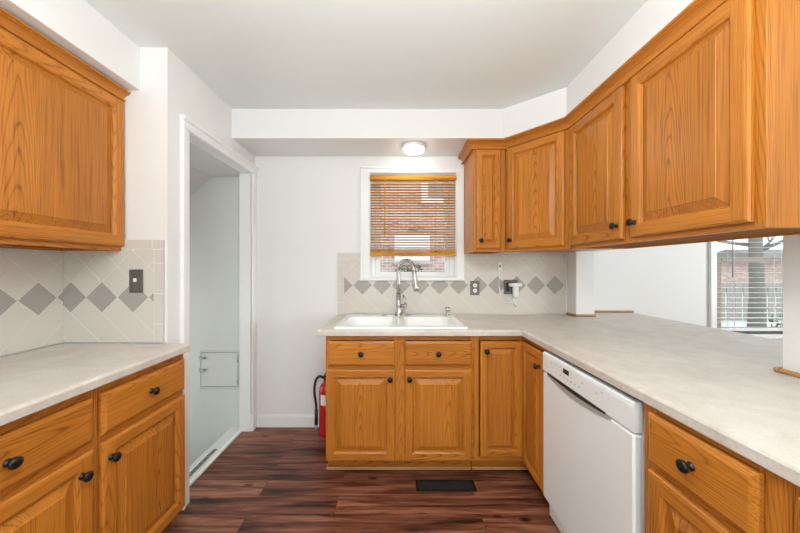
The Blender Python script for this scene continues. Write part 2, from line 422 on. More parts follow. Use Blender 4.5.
b = MB(); b.box(bx0 + .002, bx1 - .002, YB - .02, YB + .008, 1.386, 1.411, bev=.004); b.build('bottom_rail', BLINDW, bl, at(bl))
for xx in (-.06, .315):
    b = MB(); b.tube([(xx, YB - .02, 2.0), (xx, YB - .02, 1.41)], .0012, 5); b.tube([(xx, YB + .007, 2.0), (xx, YB + .007, 1.41)], .0012, 5)
    b.tube([(xx - .015, YB - .021, 1.428), (xx, YB - .024, 1.412), (xx + .015, YB - .021, 1.428)], .0016, 5)
    b.build('ladder_cord', BLINDW, bl, at(bl))
b = MB(); b.tube([(-.098, YB - .036, 1.99), (-.099, YB - .036, 1.56)], .0042, 7); b.lathe([(.004, 0), (.007, .008), (.006, .02), (.003, .026)], (-.099, YB - .036, 1.536), n=8)
b.build('tilt_wand', BLINDW, bl, at(bl))

# ------------------------------------------------------------------ dining window
w2 = win_empty('window_2')
b = MB()
b.box(2.635, 2.69, YD - .02, YD, .72, 2.16, bev=.005); b.box(3.80, 3.86, YD - .02, YD, .72, 2.16, bev=.005); b.box(2.635, 3.86, YD - .021, YD, 2.1, 2.16, bev=.005)
b.box(2.62, 3.87, YD - .05, YD + .05, .70, .735, bev=.006); b.box(2.64, 3.85, YD - .018, YD, .62, .70, bev=.004)
b.build('window_casing', TRIM, w2)
for nm, za, zb, yy in (('lower_sash', .735, 1.385, YD + .065), ('upper_sash', 1.345, 2.1, YD + .096)):
    b = MB()
    b.box(2.69, 2.815, yy, yy + .03, za, zb, bev=.003); b.box(3.75, 3.80, yy, yy + .03, za, zb, bev=.003)
    b.box(2.815, 3.75, yy, yy + .03, za, za + .04, bev=.003); b.box(2.815, 3.75, yy, yy + .03, zb - .04, zb, bev=.003)
    sh = b.build(nm, TAN, w2)
    g = MB(); g.box(2.81, 3.755, yy + .013, yy + .017, za + .03, zb - .03, bev=0); g.build('pane', GLASS, sh)
bl = thing('white_blind', 'white open slatted blind in the dining window beyond the pass-through', 'window blind', (3.257, YD + .03, .755))
b = MB(); b.box(2.697, 3.793, YD + .002, YD + .06, 2.05, 2.098, bev=.003); b.build('headrail', TRIM, bl, at(bl))
b = MB(); z = .82
while z < 2.04:
    b.box(2.70, 3.79, YD + .008, YD + .054, z, z + .002, bev=.001); z += .043
b.build('slats', TRIM, bl, at(bl))
b = MB(); b.box(2.70, 3.79, YD + .008, YD + .054, .755, .772, bev=.003); b.build('bottom_rail', TRIM, bl, at(bl))
for xx in (2.86, 3.26, 3.66):
    b = MB(); b.tube([(xx, YD + .006, 2.06), (xx, YD + .006, .76)], .0016, 5); b.tube([(xx, YD + .056, 2.06), (xx, YD + .056, .76)], .0016, 5); b.build('ladder_cord', TRIM, bl, at(bl))
b = MB(); b.tube([(2.835, YD - .004, 2.05), (2.835, YD - .004, 1.21)], .004, 6); b.build('tilt_wand', DWG, bl, at(bl))

# ------------------------------------------------------------------ outside
b = MB(); b.box(-9, 40, 2.75, 50, -.75, -.6, bev=0); struct('ground', b, SNOW)
hs = thing('brick_house', 'neighbouring red brick house seen through the window over the sink', 'house', (0, 7.5, -.6))
b = MB(); b.box(-4, 4.5, 7.5, 11, -.6, 5.5, bev=0); b.build('brick_wall', BRICK, hs, at(hs))
b = MB(); b.box(.60, 1.24, 7.44, 7.52, 2.88, 4.3, bev=.008); f = b.build('window_frame', SIDING, hs, at(hs))
b = MB(); b.box(.76, 1.16, 7.42, 7.445, 3.0, 4.2, bev=.003); b.build('pane', DARKGLASS, f)
b = MB(); b.box(-.06, .80, 7.42, 7.52, 1.46, 2.08, bev=.008); f = b.build('window_frame', SIDING, hs, at(hs))
b = MB()
for i in range(6): b.box(-.02, .76, 7.40 - .012 * (i % 2), 7.425, 1.49 + i * .094, 1.565 + i * .094, bev=.004)
b.build('shutter_slats', SIDING, f)
b = MB(); b.box(-.12, .86, 7.40, 7.52, 1.38, 1.455, bev=.005); b.build('window_sill', BRICK, hs, at(hs))
b = MB(); b.box(-4.1, 4.6, 7.42, 11.2, 5.5, 5.7, bev=0); b.build('roof', ROOFM, hs, at(hs))
def shrub(name, label, cx, cy, z0, r, hgt, n=260):
    t = thing(name, label, 'shrub', (cx, cy, z0))
    rnd = random.Random(hash((round(cx, 2), round(cy, 2))) & 0xffff)
    m = MB()
    for i in range(n):
        a = rnd.uniform(0, 6.283); q = rnd.random() ** .5 * r; zz = rnd.random()
        c = Vector((q * math.cos(a) * (1 - .5 * zz), q * math.sin(a) * (1 - .5 * zz), .15 * hgt + zz * hgt * .85)); s_ = rnd.uniform(.03, .06)
        d1 = Vector([rnd.uniform(-1, 1) for _ in range(3)]).normalized(); d2 = d1.cross(Vector([rnd.uniform(-1, 1) for _ in range(3)])).normalized()
        m.quad([c - d1 * s_, c - d2 * s_ * .5, c + d1 * s_, c + d2 * s_ * .5])
    m.build('foliage', LEAF, t)
    m = MB()
    for i in range(5):
        a = i * 1.256; m.tube([(0, 0, 0), (r * .3 * math.cos(a), r * .3 * math.sin(a), hgt * .7)], [.012, .004], 5)
    m.build('stems', BARK, t)
shrub('shrub', 'dark green shrub below the brick house window', .25, 6.6, -.6, .55, 1.95, 520)
# things seen through the dining window
tr = thing('bare_tree', 'bare grey tree in the yard beyond the dining window', 'tree', (8.6, 7.3, -.6))
b = MB(); b.tube([(8.6, 7.3, -.6), (8.62, 7.3, .6), (8.58, 7.3, 2.0), (8.62, 7.32, 4)], [.18, .135, .12, .08], 10); b.build('trunk', BARK, tr, at(tr))
rb = random.Random(4)
b = MB()
for i in range(34):
    z = rb.uniform(1.5, 3.8); a = rb.uniform(0, 6.28); l = rb.uniform(.9, 2.2)
    p = Vector((8.6, 7.3, z)); d = Vector((math.cos(a), math.sin(a), rb.uniform(.1, .8)))
    b.tube([p, p + d * l * .5 + Vector((0, 0, rb.uniform(-.1, .1))), p + d * l], [.05, .03, .008], 5)
    q = p + d * l * .5; d2 = d + Vector((rb.uniform(-.8, .8), rb.uniform(-.8, .8), .3)); b.tube([q, q + d2 * l * .5], [.02, .005], 4)
b.build('branches', BARK, tr, at(tr))
fn = thing('yard_fence', 'weathered wooden fence across the yard beyond the dining window', 'fence', (13, 11, -.6))
b = MB()
for i in range(56): b.box(5 + i * .3, 5.26 + i * .3, 11, 11.03, -.6, .75, 'z', .01)
b.build('boards', FENCEM, fn, at(fn))
b = MB()
for z in (-.2, .5): b.box(5, 21.8, 11.03, 11.08, z, z + .09, 'x', .005)
b.build('rails', FENCEM, fn, at(fn))
fh = thing('far_house', 'distant brick house behind the fence beyond the dining window', 'house', (24, 22, -.6))
b = MB(); b.box(25.3, 36, 20, 26, -.6, 1.75, bev=0); b.build('brick_wall', BRICK, fh, at(fh))
b = MB(); b.prism([(19.5, 1.75), (26.5, 1.75), (23, 2.7)], 24.8, 36.5)
for v in b.bm.verts: v.co = (v.co.z, v.co.x, v.co.y)
b.build('roof', ROOFM, fh, at(fh))
b = MB(); b.box(28.6, 29.6, 19.96, 20.02, .8, 1.6, bev=.02); b.build('window', DARKGLASS, fh, at(fh))
shrub('shrub', 'dark shrub in the yard in front of the bare tree', 8.0, 6.2, -.6, .5, .9, 300)

# ------------------------------------------------------------------ tiled splashbacks
def clip_poly(poly, a0, a1, c0, c1):
    def cut(P, ins, inter):
        out = []
        for i in range(len(P)):
            p, q = P[i - 1], P[i]
            if ins(q):
                if not ins(p): out.append(inter(p, q))
                out.append(q)
            elif ins(p): out.append(inter(p, q))
        return out
    def ix(k, val): return lambda p, q: tuple(p[j] + (q[j] - p[j]) * (val - p[k]) / (q[k] - p[k]) for j in range(2))
    for k, val, sgn in ((0, a0, 1), (0, a1, -1), (1, c0, 1), (1, c1, -1)):
        if not poly: return []
        poly = cut(poly, lambda p: (p[k] - val) * sgn >= -1e-9, ix(k, val))
    return poly
def splashback(name, label, P, rects, border, center, z0=1.15, lean=1, top=1.42, bottom=.918):
    """P(a, d, z) -> world; rects the areas covered; border = (col a0, a1) or None"""
    t = thing(name, label, 'tiled splashback', P((rects[0][0] + rects[0][1]) / 2, 0, bottom))
    lt, ac, gr = MB(), MB(), MB(); p = .156; G = .0015; T = .008
    A0 = min(r[0] for r in rects); A1 = max(r[1] for r in rects)
    for r in rects:
        pts = [P(r[0], 0, r[2]), P(r[1], 0, r[2]), P(r[1], 0, r[3]), P(r[0], 0, r[3]), P(r[0], .0074, r[2]), P(r[1], .0074, r[2]), P(r[1], .0074, r[3]), P(r[0], .0074, r[3])]
        V = [gr.v(q) for q in pts]
        for q in ((0, 1, 2, 3), (4, 5, 6, 7), (0, 1, 5, 4), (1, 2, 6, 5), (2, 3, 7, 6), (3, 0, 4, 7)): gr.f([V[i] for i in q])
    def emit(mb, poly, r):
        q = clip_poly(poly, *r)
        if len(q) < 3: return
        ar = abs(sum(q[i - 1][0] * q[i][1] - q[i][0] * q[i - 1][1] for i in range(len(q)))) / 2
        if ar < 6e-5: return
        lo = [mb.v(P(a, .004, z)) for a, z in q]; hi = [mb.v(P(a, T, z)) for a, z in q]
        mb.strip(lo, hi); mb.f(hi)
    def uv(u, v): return (center + (u - v) * p / 2, z0 + (u + v) * p / 2)
    e = G / p * .8
    inner = []
    for r in rects:
        a0, a1, c0, c1 = r; tp = top - .047
        if border:
            if border[0] < 0: a0 = max(a0, A0 + .05)
            if border[0] > 0: a1 = min(a1, A1 - .05)
        inner.append((a0, a1, c0, min(c1, tp)) if border else r)
    for r in inner:
        n = 16
        for i in range(-n, n):
            for j in range(-n, n):
                if i + j < 0: continue
                h = .5 - e
                emit(ac if i + j == 0 else lt, [uv(i - h, j - h), uv(i + h, j - h), uv(i + h, j + h), uv(i - h, j + h)], r)
            h = .5 - e     # long lower tiles
            far = -12
            if lean > 0: emit(lt, [uv(i - h, far), uv(i + h, far), uv(i + h, -i - .5 - e), uv(i - h, -i - .5 - e)], r)
            else: emit(lt, [uv(far, i - h), uv(-i - .5 - e, i - h), uv(-i - .5 - e, i + h), uv(far, i + h)], r)
    if border:
        for r in rects:
            tp = top - .047
            k = A0 - .01
            while k < A1:
                if tp + G < r[3]: emit(lt, [(k, tp + G), (k + .15, tp + G), (k + .15, top), (k, top)], r)
                k += .1525
            ca, cb = (A0, A0 + .05 - G) if border[0] < 0 else (A1 - .05 + G, A1)
            z = bottom - .06
            while z < tp:
                emit(lt, [(ca, z), (cb, z), (cb, min(z + .15, tp - G)), (ca, min(z + .15, tp - G))], r); z += .1525
    o = at(t)
    gr.build('grout', GROUT, t, o); lt.build('almond_tiles', TILE, t, o); ac.build('taupe_diamonds', ACC, t, o)
splashback('tiled_splashback', 'tiled splashback with taupe diamonds under the window behind the sink', lambda a, d, z: (a, YB - d, z),
           [(-.48, -.28, .918, 1.412), (-.28, .53, .918, 1.2), (.53, 1.37, .918, 1.403)], (-1,), .813 - .156 * 3, top=1.412)
splashback('tiled_splashback', 'narrow tiled splashback holding the pewter light switch', lambda a, d, z: (a, YJ - d, z),
           [(XK + .009, -1.168, .918, 1.431)], (1,), -1.478, z0=1.1435, top=1.431)
splashback('tiled_splashback', 'tiled splashback along the left wall below the big wall cabinet', lambda a, d, z: (XK + d, a, z),
           [(.55, YJ, .918, 1.372)], None, 1.423, z0=1.145, lean=-1)

# ------------------------------------------------------------------ cabinetry
def knob(parent, x, y, z, s=1.0):
    m = MB(); m.lathe([(.011, 0), (.011, .002), (.0062, .0045), (.0055, .013), (.0135, .0175), (.0165, .0215), (.0155, .026), (.010, .0295), (.004, .031)], n=18, axis='y', flip=-1)
    o = m.build('knob', KNOBM, parent, (x, y, z))
    return o
def door(parent, x, z, w, h, kx=None, kz=None, y=0, rz=0, st=.056, pb=.03):
    """door with its lower left corner at x, z on the frame plane y; raised panel + knob are its parts"""
    m = MB(); sx = lambda i: (i, w - i)
    P = [(0, 0), (0, -.011), (.004, -.0165), (.011, -.019)]; a = st - .012; I = [(a, -.019), (st - .007, -.0155), (st - .004, -.013), (st, -.0045)]
    def side(k, loops):
        for (i0, y0), (i1, y1) in zip(loops, loops[1:]):
            if k == 'l': q = [(i0, y0, i0), (i1, y1, i1), (i1, y1, h - i1), (i0, y0, h - i0)]
            if k == 'r': q = [(w - i0, y0, i0), (w - i0, y0, h - i0), (w - i1, y1, h - i1), (w - i1, y1, i1)]
            if k == 'b': q = [(i0, y0, i0), (w - i0, y0, i0), (w - i1, y1, i1), (i1, y1, i1)]
            if k == 't': q = [(i0, y0, h - i0), (i1, y1, h - i1), (w - i1, y1, h - i1), (w - i0, y0, h - i0)]
            m.quad(q)
    o = .011
    for k in 'lrbt':
        m.piece('z' if k in 'lr' else 'x', {'l': st / 2, 'r': w - st / 2, 'b': st / 2, 't': h - st / 2}[k] + random.choice((-.09, 0, .09))); side(k, P); side(k, I)
        if k == 'l': m.quad([(o, -.019, o), (a, -.019, o), (a, -.019, h - o), (o, -.019, h - o)])
        if k == 'r': m.quad([(w - a, -.019, o), (w - o, -.019, o), (w - o, -.019, h - o), (w - a, -.019, h - o)])
        if k == 'b': m.quad([(a, -.019, o), (w - a, -.019, o), (w - a, -.019, a), (a, -.019, a)])
        if k == 't': m.quad([(a, -.019, h - a), (w - a, -.019, h - a), (w - a, -.019, h - o), (a, -.019, h - o)])
    m.piece('z'); m.quad([(0, 0, 0), (0, 0, h), (w, 0, h), (w, 0, 0)])
    d = m.build('door', OAK, parent, (x - .003 * math.sin(-rz), y - .003 * math.cos(rz), z), (0, 0, rz))
    m = MB(); m.piece('z', w / 2); L = []
    for i, yy in ((st - .002, -.001), (st - .002, -.0035), (st + .005, -.0045), (st + .003 + pb, -.0155), (st + .005 + pb, -.0178)):
        L.append([(i, yy, i), (w - i, yy, i), (w - i, yy, h - i), (i, yy, h - i)])
    m.loft(L, True, True, True, 0, False)
    m.build('raised_panel', OAK, d)
    if kx is not None: knob(d, kx, -.019, kz)
    return d
def drawer(parent, x, z, w, h, y=0, rz=0, k=True, kx=None):
    m = MB(); m.piece('x', h / 2); L = []
    for i, yy in ((0, 0), (0, -.010), (.004, -.0145), (.012, -.0185), (.014, -.019)): L.append([(i, yy, i), (w - i, yy, i), (w - i, yy, h - i), (i, yy, h - i)])
    m.loft(L, True, True, True, 0, False)
    d = m.build('drawer', OAK, parent, (x, y - .003, z), (0, 0, rz))
    if k: knob(d, kx or w / 2, -.019, h / 2)
    return d
def base_body(root, w, dep, stiles, rails, toe=.07, left=True, right=True):
    m = MB(); fr = .02; top = .875
    m.box(0, .016, fr, dep, .1, top, 'z'); m.box(w - .016, w, fr, dep, .1, top, 'z')
    m.box(.016, w - .016, fr, dep, .1, .116, 'x'); m.box(.016, w - .016, dep - .008, dep, .116, top, 'z')
    m.box(0.001, w - .001, toe, toe + .016, 0, .1, 'x'); m.box(0, .016, toe + .017, dep, 0, .1, 'z'); m.box(w - .016, w, toe + .017, dep, 0, .1, 'z')
    for a, c in stiles: m.box(a, c, 0, fr, .1, top, 'z', .0012)
    for a, c in rails:
        xs = sorted(stiles)
        for (p0, p1), (q0, q1) in zip(xs, xs[1:]): m.box(p1, q0, .0005, fr, a, c, 'x', .0012)
    # dark inside behind the door gaps
    return m.build('body', OAK, root)

# ---- left run (fronts face +X, local x -> +Y)
FX = -1.073
def left_unit(y0, w, label, dr, kd, kx):
    t = thing('base_cabinet', label, 'base cabinet', (FX, y0, 0), R(90), None)
    base_body(t, w, .57, [(0, .03), (w - .03, w)], [(.1, .13), (.64, .69), (.835, .875)])
    drawer(t, dr[0], .688, dr[1], .152)
    door(t, dr[0], .105, dr[1], .555, kx, .49, st=.058)
    return t
left_unit(1.078, .452, 'oak base cabinet with one drawer beside the doorway on the left', (.015, .426), 0, .028)
left_unit(.565, .513, 'oak base cabinet at the left edge, second from the doorway', (.02, .476), 0, .432)

def offset_poly(poly, d):
    n = len(poly); out = []
    for i in range(n):
        p0, p1, p2 = Vector(poly[i - 1]), Vector(poly[i]), Vector(poly[(i + 1) % n])
        e1 = (p1 - p0).normalized(); e2 = (p2 - p1).normalized(); n1 = Vector((-e1.y, e1.x)); n2 = Vector((-e2.y, e2.x))
        mv = (n1 + n2); mv = mv / max(mv.dot(n1), .2); out.append(tuple(p1 + mv * d))
    return out
def worktop(name, label, poly, hole=None, z0=.877):
    """poly counter clockwise"""
    m = MB(); cf = .009
    loops = [[(x, y, z0) for x, y in offset_poly(poly, .003)], [(x, y, z0 + .003) for x, y in poly], [(x, y, CT - cf) for x, y in poly],
             [(x, y, CT - .0025) for x, y in offset_poly(poly, .004)], [(x, y, CT) for x, y in offset_poly(poly, .011)]]
    L = m.loft(loops, True, False, False, 0, False)
    def cap(ring, z, hv):
        es = [m.bm.edges.get((ring[i], ring[(i + 1) % len(ring)])) for i in range(len(ring))]
        if hv: es += [m.bm.edges.get((hv[i], hv[(i + 1) % len(hv)])) for i in range(len(hv))]
        bmesh.ops.triangle_fill(m.bm, edges=es, use_beauty=True, use_dissolve=False)
    hb = ht = None
    if hole:
        x0, x1, y0, y1 = hole; H = [(x0, y0), (x1, y0), (x1, y1), (x0, y1)]
        hb = [m.v((x, y, z0)) for x, y in H]; ht = [m.v((x, y, CT)) for x, y in H]; m.strip(hb, ht)
    cap(L[-1], CT, ht); cap(L[0], z0, hb)
    return tag(m.build(name, COUNTER), label, 'worktop')
worktop('worktop', 'short beige laminate worktop on the left, ending at the doorway', [(XK + .009, .55), (-1.03, .55), (-1.03, YJ - .009), (XK + .009, YJ - .009)])

# ---- back run (fronts face -Y)
t = thing('base_cabinet', 'wide oak base cabinet under the white sink with two doors', 'base cabinet', (-.44, 1.885, 0), 0)
bw = .915
base_body(t, bw, .57, [(0, .03), (.415, .49), (bw - .02, bw)], [(.1, .125), (.655, .69), (.845, .875)])
m = MB(); m.box(-.012, bw, .056, .07, 0, .02, 'x', .006); m.box(-.013, 0, .056, .57, 0, .02, 'y', .006); m.build('shoe_molding', OAK_PALE, t)
for xa, wd in ((.015, .412), (.487, .412)):
    drawer(t, xa, .692, wd, .150)
door(t, .004, .107, .425, .562, .394, .506, st=.058); door(t, .487, .107, .412, .562, .03, .506, st=.058)

# corner cabinet: L shaped, one door facing the camera, one facing left
t = thing('base_cabinet', 'corner oak base cabinet with two narrow doors meeting beside the dishwasher', 'base cabinet', (.477, 1.885, 0), 0)
m = MB()
def wb(x0, x1, y0, y1, z0, z1, ax='z', bev=.0012): m.box(x0 - .477, x1 - .477, y0 - 1.885, y1 - 1.885, z0, z1, ax, bev)
wb(.477, .505, 1.885, 1.905, .1, .875); wb(.505, .785, 1.885, 1.905, .1, .125, 'x'); wb(.505, .785, 1.885, 1.905, .845, .875, 'x'); wb(.755, .785, 1.886, 1.906, .125, .845)
wb(.785, .805, 1.585, 1.906, .1, .125, 'y'); wb(.785, .805, 1.585, 1.906, .845, .875, 'y'); wb(.786, .806, 1.585, 1.61, .125, .845)
wb(.477, .493, 1.906, 2.46, .1, .875); wb(.477, .493, 1.972, 2.46, 0, .1); wb(.806, 1.36, 1.585, 1.6, 0, .875); wb(.493, 1.36, 2.45, 2.46, 0, .875); wb(1.35, 1.36, 1.6, 2.45, 0, .875)
wb(.493, 1.35, 1.935, 2.45, .1, .116, 'x'); wb(.806, 1.35, 1.6, 1.935, .1, .116, 'x')
wb(.478, .87, 1.955, 1.97, 0, .1, 'x'); wb(.855, .87, 1.586, 1.955, 0, .1, 'y')
m.build('body', OAK, t)
m = MB(); m.box(.001, .38, .056, .07, 0, .02, 'x', .006); m.build('shoe_molding', OAK_PALE, t)
door(t, .033, .128, .262, .713, .036, .655, st=.05, pb=.022)
door(t, .785 - .477, .107, .272, .735, .235, .655, y=1.872 - 1.885, rz=R(-90), st=.05, pb=.022)

# L worktop with breakfast bar running through the wall
worktop('worktop', 'long L-shaped beige laminate worktop from the sink through the pass-through', [(-.487, 1.845), (.755, 1.845), (.755, .16), (XR - .002, .16), (XR - .002, 1.1), (2.0, 1.1), (2.0, YD - .002), (XR2 + .002, YD - .002),
        (XR2 + .002, 2.358), (XR - .002, 2.358), (XR - .002, YB - .01), (-.487, YB - .01)], hole=(-.375, .42, 1.905, 2.38))

# ---- dishwasher
t = thing('dishwasher', 'white built-in dishwasher with black pocket handle between the corner cabinet and drawers', 'dishwasher', (.785, 1.578, 0), R(-90))
dw = .605
m = MB(); m.box(.004, dw - .004, 0, .56, .02, .86, bev=.003); m.build('body', DWW, t)
m = MB(); m.box(.003, dw - .003, -.004, .03, .8605, .8755, bev=.001); m.build('gap_shade_strip', BLACK, t)  # black strip stands in for the shaded gap under the worktop
m = MB(); m.box(0, dw, -.03, -.001, .115, .757, bev=.006); m.build('door', DWW, t)
m = MB(); prof = [(-.001, .762), (-.029, .762), (-.031, .766), (-.031, .845), (-.029, .855), (-.024, .8605), (-.001, .8602)]
A = [m.v((.001, y, z)) for y, z in prof]; Bv = [m.v((dw - .001, y, z)) for y, z in prof]; m.strip(A, Bv); m.f(A); m.f(Bv)
cp = m.build('control_panel', DWW, t)
m = MB(); m.box(.195, .24, -.0325, -.0305, .815, .836, bev=.0005); m.build('display', BLACK, cp)
for i in range(6):
    m = MB(); m.box(.17 + i * .028, .178 + i * .028, -.0322, -.0305, .794, .799, bev=.0005); m.build('button', DWG, cp)
for xx, zz in ((.085, .825), (.12, .83), (.165, .83), (.33, .82), (.42, .815), (.45, .83)):
    m = MB(); m.box(xx, xx + .012, -.0318, -.0305, zz, zz + .003, bev=.0003); m.build('marking', DWG, cp)
def crescent(mb, xa, xb, ztop, sag, y0, y1):
    N = 18; up = []; dn = []
    for i in range(N + 1):
        u = i / N; x = xa + (xb - xa) * u; up.append((x, ztop)); dn.append((x, ztop - .006 - sag * (1 - (2 * u - 1) ** 2)))
    F = [(x, y0, z) for x, z in up + dn[::-1]]; K = [(x, y1, z) for x, z in up + dn[::-1]]
    a_ = [mb.v(p) for p in F]; b_ = [mb.v(p) for p in K]; mb.strip(a_, b_)
    for i in range(N):
        n2 = 2 * N + 1
        mb.f([a_[i], a_[i + 1], a_[n2 - i - 1], a_[n2 - i]]); mb.f([b_[i], b_[i + 1], b_[n2 - i - 1], b_[n2 - i]])
m = MB(); crescent(m, .05, .50, .757, .024, -.0325, -.028); m.build('handle_lip', DWG, t)
m = MB(); crescent(m, .055, .475, .768, .010, -.0345, -.0315); m.build('handle', BLACK, t)
m = MB(); m.box(.0, dw, .02, .035, .02, .112, bev=.002); m.build('kick_plate', DWW, t)

# ---- right base units (fronts face -X)
def right_unit(yfar, w, label, dx, dwid, kx):
    t = thing('base_cabinet', label, 'base cabinet', (.775, yfar, 0), R(-90))
    base_body(t, w, .57, [(0, .05), (w - .055, w)], [(.1, .13), (.66, .70), (.855, .875)])
    drawer(t, dx, .708, dwid, .148); door(t, dx, .105, dwid, .58, kx, .52, st=.058)
    return t
right_unit(.956, .358, 'oak base cabinet with one drawer right of the dishwasher', .034, .281, .25)
right_unit(.597, .42, 'oak base cabinet at the right edge of the photo, next past the drawer cabinet', .018, .384, .035)

# ---- wall cabinets
CROWN = [(0, 0), (.018, 0), (.0215, .004), (.0215, .010), (.017, .0135), (.010, .0155), (.012, .021), (.017, .029), (.026, .037), (.037, .0425), (.043, .044), (.043, .047), (.039, .0485), (.049, .052), (.050, .061), (0, .061)]
def crown(mb, path, idx0, idx1, zb, scale=1.0, zs=1.0):
    """profile swept along path[idx0..idx1]; the room lies to the right of the path's direction"""
    pv = [Vector(p) for p in path]; L = []
    for i in range(idx0, idx1 + 1):
        ns = []
        if i > 0: e = (pv[i] - pv[i - 1]).normalized(); ns.append(Vector((e.y, -e.x)))
        if i < len(pv) - 1: e = (pv[i + 1] - pv[i]).normalized(); ns.append(Vector((e.y, -e.x)))
        mv = ns[0] + ns[-1]; mv = mv / mv.dot(ns[0])
        L.append([(pv[i].x + mv.x * o * scale, pv[i].y + mv.y * o * scale, zb + z * zs) for o, z in CROWN])
    for a, c in zip(L, L[1:]):
        d = Vector(c[0]) - Vector(a[0]); mb.piece('x' if abs(d.x) > abs(d.y) else 'y')
        va = [mb.v(p) for p in a]; vc = [mb.v(p) for p in c]
        mb.strip(va, vc); mb.f(va); mb.f(vc)
def local(o):
    m = (Matrix.Translation(o.location) @ o.rotation_euler.to_matrix().to_4x4()).inverted(); return m
def child_world(mb, name, m_, parent):
    o = mb.build(name, m_, parent); M = local(parent); o.location = M.to_translation(); o.rotation_euler = M.to_euler(); return o

BOT, TOP = 1.405, 2.15
path = [(.543, YB), (.543, 2.17), (.77, 2.17), (1.05, 1.84), (1.05, .866), (XR, .866)]
CZ = 2.131
# narrow one on the back wall
t = thing('wall_cabinet', 'narrow oak wall cabinet right of the window over the sink', 'wall cabinet', (.543, 2.17, BOT), 0)
m = MB(); H = TOP - BOT
m.box(0, .016, .02, .30, 0, H, 'z'); m.box(.211, .227, .02, .30, 0, H, 'z'); m.box(.016, .211, .29, .30, 0, H, 'z'); m.box(.016, .211, .02, .29, H - .016, H, 'x')
m.box(0, .03, 0, .02, 0, H, 'z'); m.box(.197, .227, 0, .02, 0, H, 'z'); m.box(.03, .197, .0005, .02, 0, .03, 'x'); m.box(.03, .197, .0005, .02, H - .03, H, 'x')
m.build('body', OAK, t)
m = MB(); m.box(.016, .211, .02, .29, .006, .02, 'x'); m.build('bottom_panel', OAK_RAW, t)
door(t, .020, .02, .172, .704, .026, .058, st=.048, pb=.014)
m = MB(); crown(m, path, 0, 2, CZ); child_world(m, 'crown_molding', OAK, t)
# diagonal corner
dv = Vector((.28, -.33)); ang = math.atan2(dv.y, dv.x); dl = dv.length
t = thing('wall_cabinet', 'diagonal corner oak wall cabinet with one wide door', 'wall cabinet', (.77, 2.17, BOT), ang)
m = MB(); m.piece('z')
m.prism([(.771, 2.185), (1.05, 1.856), (1.05, 1.842), (XR - .002, 1.842), (XR - .002, YB - .012), (.771, YB - .012)], BOT + .012, TOP)
child_world(m, 'body', OAK, t)
m = MB(); m.box(.004, .035, -.001, .018, 0, H, 'z'); m.box(dl - .035, dl - .004, -.001, .018, 0, H, 'z'); m.box(.035, dl - .035, -.0005, .018, 0, .03, 'x'); m.box(.035, dl - .035, -.0005, .018, H - .03, H, 'x')
m.build('face_frame', OAK, t)
door(t, .022, .02, dl - .052, .704, .03, .058, y=-.001, st=.056)
m = MB(); crown(m, path, 2, 3, CZ); child_world(m, 'crown_molding', OAK, t)
# right pair
t = thing('wall_cabinet', 'long two-door oak wall cabinet over the pass-through', 'wall cabinet', (1.05, 1.838, BOT), R(-90))
L_ = 1.838 - .866; dp = XR - 1.05 - .002
m = MB()
m.box(0, .016, .02, dp, 0, H, 'z'); m.box(L_ - .016, L_, .02, dp, 0, H, 'z'); m.box(.016, L_ - .016, dp - .01, dp, .0, H, 'z'); m.box(.016, L_ - .016, .02, dp - .01, H - .016, H, 'x')
m.box(0, .03, 0, .02, 0, H, 'z'); m.box(.43, .50, 0, .02, 0, H, 'z'); m.box(L_ - .06, L_, 0, .02, 0, H, 'z')
for a, c in ((.03, .43), (.50, L_ - .05)): m.box(a, c, .0005, .02, 0, .035, 'x'); m.box(a, c, .0005, .02, H - .03, H, 'x')
m.build('body', OAK, t)
m = MB(); m.box(.016, L_ - .016, .02, dp - .01, .006, .02, 'x'); m.build('bottom_panel', OAK_RAW, t)
door(t, .008, .02, .430, .704, .402, .062, st=.06); door(t, .486, .02, .459, .704, .03, .062, st=.06)
m = MB(); crown(m, path, 3, 5, CZ); child_world(m, 'crown_molding', OAK, t)
# left one
t = thing('wall_cabinet', 'big oak wall cabinet at the upper left over the short worktop', 'wall cabinet', (-1.382, .60, 1.375), R(90))
LW = YJ - .002 - .60; m = MB(); H2 = 2.135 - 1.375; dp = -1.382 - XK - .001
m.box(0, .016, .02, dp, 0, H2, 'z'); m.box(LW - .016, LW, .02, dp, 0, H2, 'z'); m.box(.016, LW - .016, dp - .01, dp, 0, H2, 'z'); m.box(.016, LW - .016, .02, dp - .01, H2 - .016, H2, 'x')
m.box(0, .03, 0, .02, 0, H2, 'z'); m.box(LW - .03, LW, 0, .02, 0, H2, 'z'); m.box(.03, LW - .03, .0005, .02, 0, .03, 'x'); m.box(.03, LW - .03, .0005, .02, H2 - .03, H2, 'x')
m.build('body', OAK, t)
m = MB(); m.box(.016, LW - .016, .02, dp - .01, .01, .024, 'x'); m.build('bottom_panel', OAK_RAW, t)
door(t, .02, .022, LW - .025, H2 - .035, .03, .05, st=.06)
m = MB(); crown(m, [(-1.382, .6), (-1.382, YJ - .002)][::1], 0, 1, 2.126, .87, .74); child_world(m, 'crown_molding', OAK, t)

